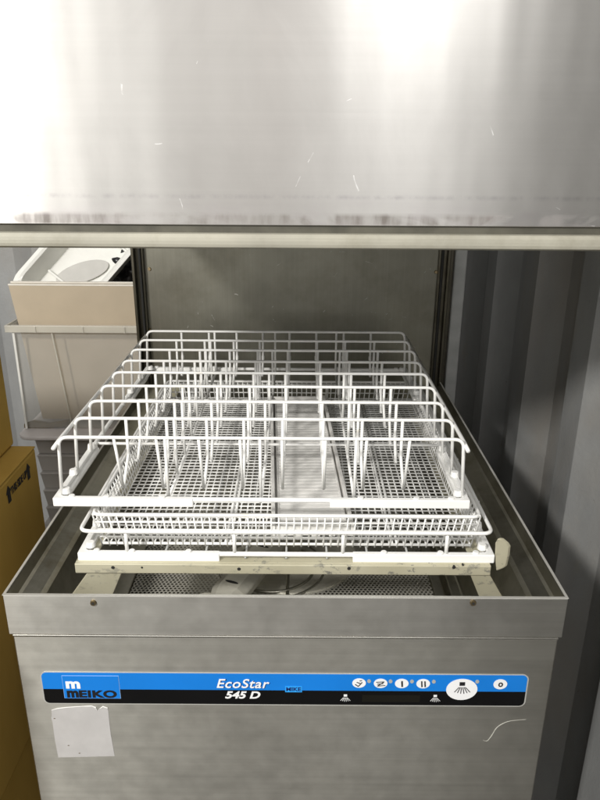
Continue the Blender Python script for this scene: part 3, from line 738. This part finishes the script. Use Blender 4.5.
# stack of shallow trays
ords = ['topmost', 'second', 'third', 'fourth', 'fifth']
z_ = zb-.0125; sxl = atY(35, 447, SY-.01).x
proto = None
for k in range(5):
    h = .047; z1 = z_ - k*(h); z0 = z1 - h + .001
    lab = ['grey see-through tray at the top of its stack, right under the white lid', 'grey see-through tray second from the top of its stack', 'grey see-through tray third from the top of its stack', 'grey see-through tray fourth from the top of its stack, just above the tub edge', 'grey see-through tray at the bottom of the visible stack, fifth from the top'][k]
    if k == 0:
        t_ = thing('stacking_tray', lab, 'tray', (sxl+.2, SY+.14, z0), 'grey trays stacked under the lid')
        bm = BM(); frust(bm, sxl+.003, sxl+.39, SY+.002, SY+.28, z0, sxl+.001, sxl+.40, SY-.008, SY+.29, z1-.004); o = obj('tray_body', bm, M['crate'], t_)
        bm = BM(); box(bm, sxl-.0005, sxl+.402, SY-.010, SY+.292, z1-.0038, z1-.0005); obj('tray_rim', bm, M['crate'], t_, bevel=.002)
        proto = t_; pz = z0; kids = [o_ for o_ in bpy.data.objects if o_.parent == t_]
    else:
        t_ = proto.copy(); C.objects.link(t_); t_.location = (proto.location.x + .0015*k, proto.location.y, z0); t_['label'] = lab
        for ch in kids:
            c_ = ch.copy(); C.objects.link(c_); c_.parent = t_
bm = BM(); box(bm, sxl-.01, sxl+.42, SY-.02, SY+.30, .002, z_-5*.047-.001); tag(obj('plastic_crate', bm, M['crate'], None, bevel=.01), 'grey plastic crate on the floor carrying the stack of see-through trays', 'crate')

# white tub lying tilted on the boards
TB = thing('white_tub', 'glossy white plastic tub with a barcode sticker, tipped up behind the boards', 'tub', (-.5, 1.62, 1.04))
def tubshape(w, h, r_, y): return [(a, y, b) for a, b in rrect(-w/2, w/2, -h/2, h/2, r_, 6)]
bm = BM(); rings = []
for w, h, r_, y in ((.30, .20, .04, .075), (.30, .20, .04, .075), (.335, .235, .05, 0), (.36, .26, .055, -.002), (.36, .26, .055, -.008), (.335, .235, .048, -.008), (.318, .218, .044, -.004), (.29, .19, .035, .066)):
    rings.append([bm.verts.new(p) for p in tubshape(w, h, r_, y)])
for A, B in zip(rings[1:], rings[2:]):
    n = len(A)
    for k in range(n): bm.faces.new((A[k], A[(k+1) % n], B[(k+1) % n], B[k]))
bm.faces.new(rings[1]); bm.faces.new(rings[-1])
for v in rings[0]: bm.verts.remove(v)
loc = Vector((-.5, 1.62, 1.04)); bmesh.ops.translate(bm, verts=bm.verts, vec=loc); obj('tub_shell', bm, M['whitetub'], TB, smooth=False, bevel=.001)
bm = BM(); prism(bm, [loc + Vector((-.01 + a, .062, b - .005)) for a, b in [(u*math.cos(.7)+v*math.sin(.7), -u*math.sin(.7)+v*math.cos(.7)) for u, v in disc(0, 0, .085, .034, 26)]], (0, -.004, 0)); obj('grey_oval', bm, M['tubgrey'], TB, bevel=.001)  # flat grey oval across the tub floor
for u in (-.07, .115):
    bm = BM(); prism(bm, [loc + Vector(p) for p in ((u, .064, -.09), (u+.006, .064, -.09), (u+.006, .064, .09), (u, .064, .09))], (0, -.012, 0)); obj('inner_rib', bm, M['whitetub'], TB, bevel=.001)
bm = BM(); x, z2 = -.115, -.045
prism(bm, [loc + Vector(p) for p in ((x-.024, .0645, z2-.022), (x+.024, .0645, z2-.022), (x+.024, .0645, z2+.022), (x-.024, .0645, z2+.022))], (0, -.001, 0)); stq = obj('barcode_sticker', bm, M['tubstick'], TB)
bm = BM()
for k, wd in enumerate((1, 2, 1, 3, 1, 1, 2, 3, 1, 2)):
    xx = x - .017 + k*.0037; prism(bm, [loc + Vector(p) for p in ((xx, .0632, z2-.014), (xx+.0006*wd+.0004, .0632, z2-.014), (xx+.0006*wd+.0004, .0632, z2+.014), (xx, .0632, z2+.014))], (0, -.0004, 0))
obj('bar_lines', bm, M['black'], stq)
cc = atY(77, 262, 1.70); TB.location = cc; TB.rotation_mode = 'YXZ'; TB.rotation_euler = (R(-28), R(-52), R(0)); TB.scale = (.86, .86, .72)

# black bag beside the tub
bm = BM(); bmesh.ops.create_icosphere(bm, subdivisions=4, radius=1)
p0 = atY(137, 272, 1.84)
for v in bm.verts:
    n_ = Vector(v.co); k = 1 + .16*math.sin(7*n_.x+3*n_.z) * math.cos(9*n_.z+2*n_.y) + .10*math.sin(15*n_.x*n_.z+4) + .05*math.sin(31*n_.y + 17*n_.x)
    v.co = p0 + Vector((n_.x*.075*k, n_.y*.09*k, n_.z*.075*k))
bg = obj('black_bag', bm, M['bag'], None, smooth=True); tag(bg, 'crumpled black plastic bag between the white tub and the rear post', 'bag')

# ------------------------------------------------------------------ light
W = bpy.data.worlds.new('World'); scene.world = W; W.use_nodes = True
nt = W.node_tree; bgn = nt.nodes['Background']
tc = nt.nodes.new('ShaderNodeTexCoord'); sp = nt.nodes.new('ShaderNodeSeparateXYZ'); nt.links.new(tc.outputs['Generated'], sp.inputs[0])
def wn(op, a, b=0):
    x = nt.nodes.new('ShaderNodeMath'); x.operation = op
    for i, v in enumerate((a, b)):
        if hasattr(v, 'links'): nt.links.new(v, x.inputs[i])
        else: x.inputs[i].default_value = v
    return x.outputs[0]
def wr(fac, stops):
    r_ = nt.nodes.new('ShaderNodeValToRGB'); e = r_.color_ramp.elements
    while len(e) < len(stops): e.new(.5)
    for el, (p, c) in zip(e, stops): el.position = p; el.color = (*c, 1) if isinstance(c, tuple) else (c, c, c, 1)
    r_.color_ramp.interpolation = 'EASE'
    nt.links.new(fac, r_.inputs['Fac']); return r_.outputs['Color']
def wmul(a, b):
    x = nt.nodes.new('ShaderNodeMix'); x.data_type = 'RGBA'; x.blend_type = 'MULTIPLY'; x.inputs[0].default_value = 1
    nt.links.new(a, x.inputs[6]); nt.links.new(b, x.inputs[7]); return x.outputs[2]
elev = wn('MULTIPLY_ADD', sp.outputs['Z'], .5); elev.node.inputs[2].default_value = .5
ec = wr(elev, [(.15, (.10, .095, .08)), (.36, (.17, .165, .15)), (.47, (.34, .335, .31)), (.54, (.62, .61, .59)), (.75, (.55, .54, .52))])
az = wn('ARCTAN2', sp.outputs['X'], wn('MULTIPLY', sp.outputs['Y'], -1))      # 0 = behind the viewer, + = right
af = wn('MULTIPLY_ADD', az, .5); af.node.inputs[2].default_value = .5          # -1..1 rad -> 0..1
AZ = [(0.0, .05), (.2, .3), (.29, .62), (.318, .92), (.335, .80), (.365, .60), (.41, .66), (.445, .62), (.462, (.66, .58, .56)), (.50, .52), (.545, .42), (.58, .50), (.602, .70), (.635, .62), (.665, .44), (.695, .56), (.73, .5), (.8, .22), (1.0, .08)]
ac = wr(af, AZ)
lowaz = wr(af, [(.25, 1.25), (.40, .95), (.54, .45), (.72, .22)])
lw = wr(elev, [(.42, 1.0), (.50, 0.0)])
mx = nt.nodes.new('ShaderNodeMix'); mx.data_type = 'RGBA'; mx.inputs[6].default_value = (1, 1, 1, 1)
nt.links.new(lw, mx.inputs[0]); nt.links.new(lowaz, mx.inputs[7])
side = wr(wn('MULTIPLY_ADD', sp.outputs['Y'], -.5), [(.48, .16), (.74, 1.0)]); side.node.inputs['Fac'].links[0].from_node.inputs[2].default_value = .5
allc = wmul(wmul(wmul(ec, ac), mx.outputs[2]), side)
nt.links.new(allc, bgn.inputs['Color']); bgn.inputs['Strength'].default_value = 2.9
def lamp(name, loc, target, sx, sy, power, col=(1, .97, .92)):
    d = bpy.data.lights.new(name, 'AREA'); d.shape = 'RECTANGLE'; d.size = sx; d.size_y = sy; d.energy = power; d.color = col
    o = bpy.data.objects.new(name, d); C.objects.link(o); o.location = loc
    o.rotation_euler = (Vector(target) - Vector(loc)).to_track_quat('-Z', 'Y').to_euler(); return o
lamp('ceiling_lamp', (-1.55, -1.35, 2.62), (0, .9, .9), .3, .3, 52)
lamp('ceiling_lamp', (.42, -1.25, 2.5), (.2, .9, .9), .3, .2, 8, (1, .98, .95))

scene.view_settings.view_transform = 'Standard'; scene.view_settings.look = 'None'; scene.view_settings.gamma = 1; scene.view_settings.exposure = .66
for o in bpy.data.objects:
    if '_w' in o: del o['_w']
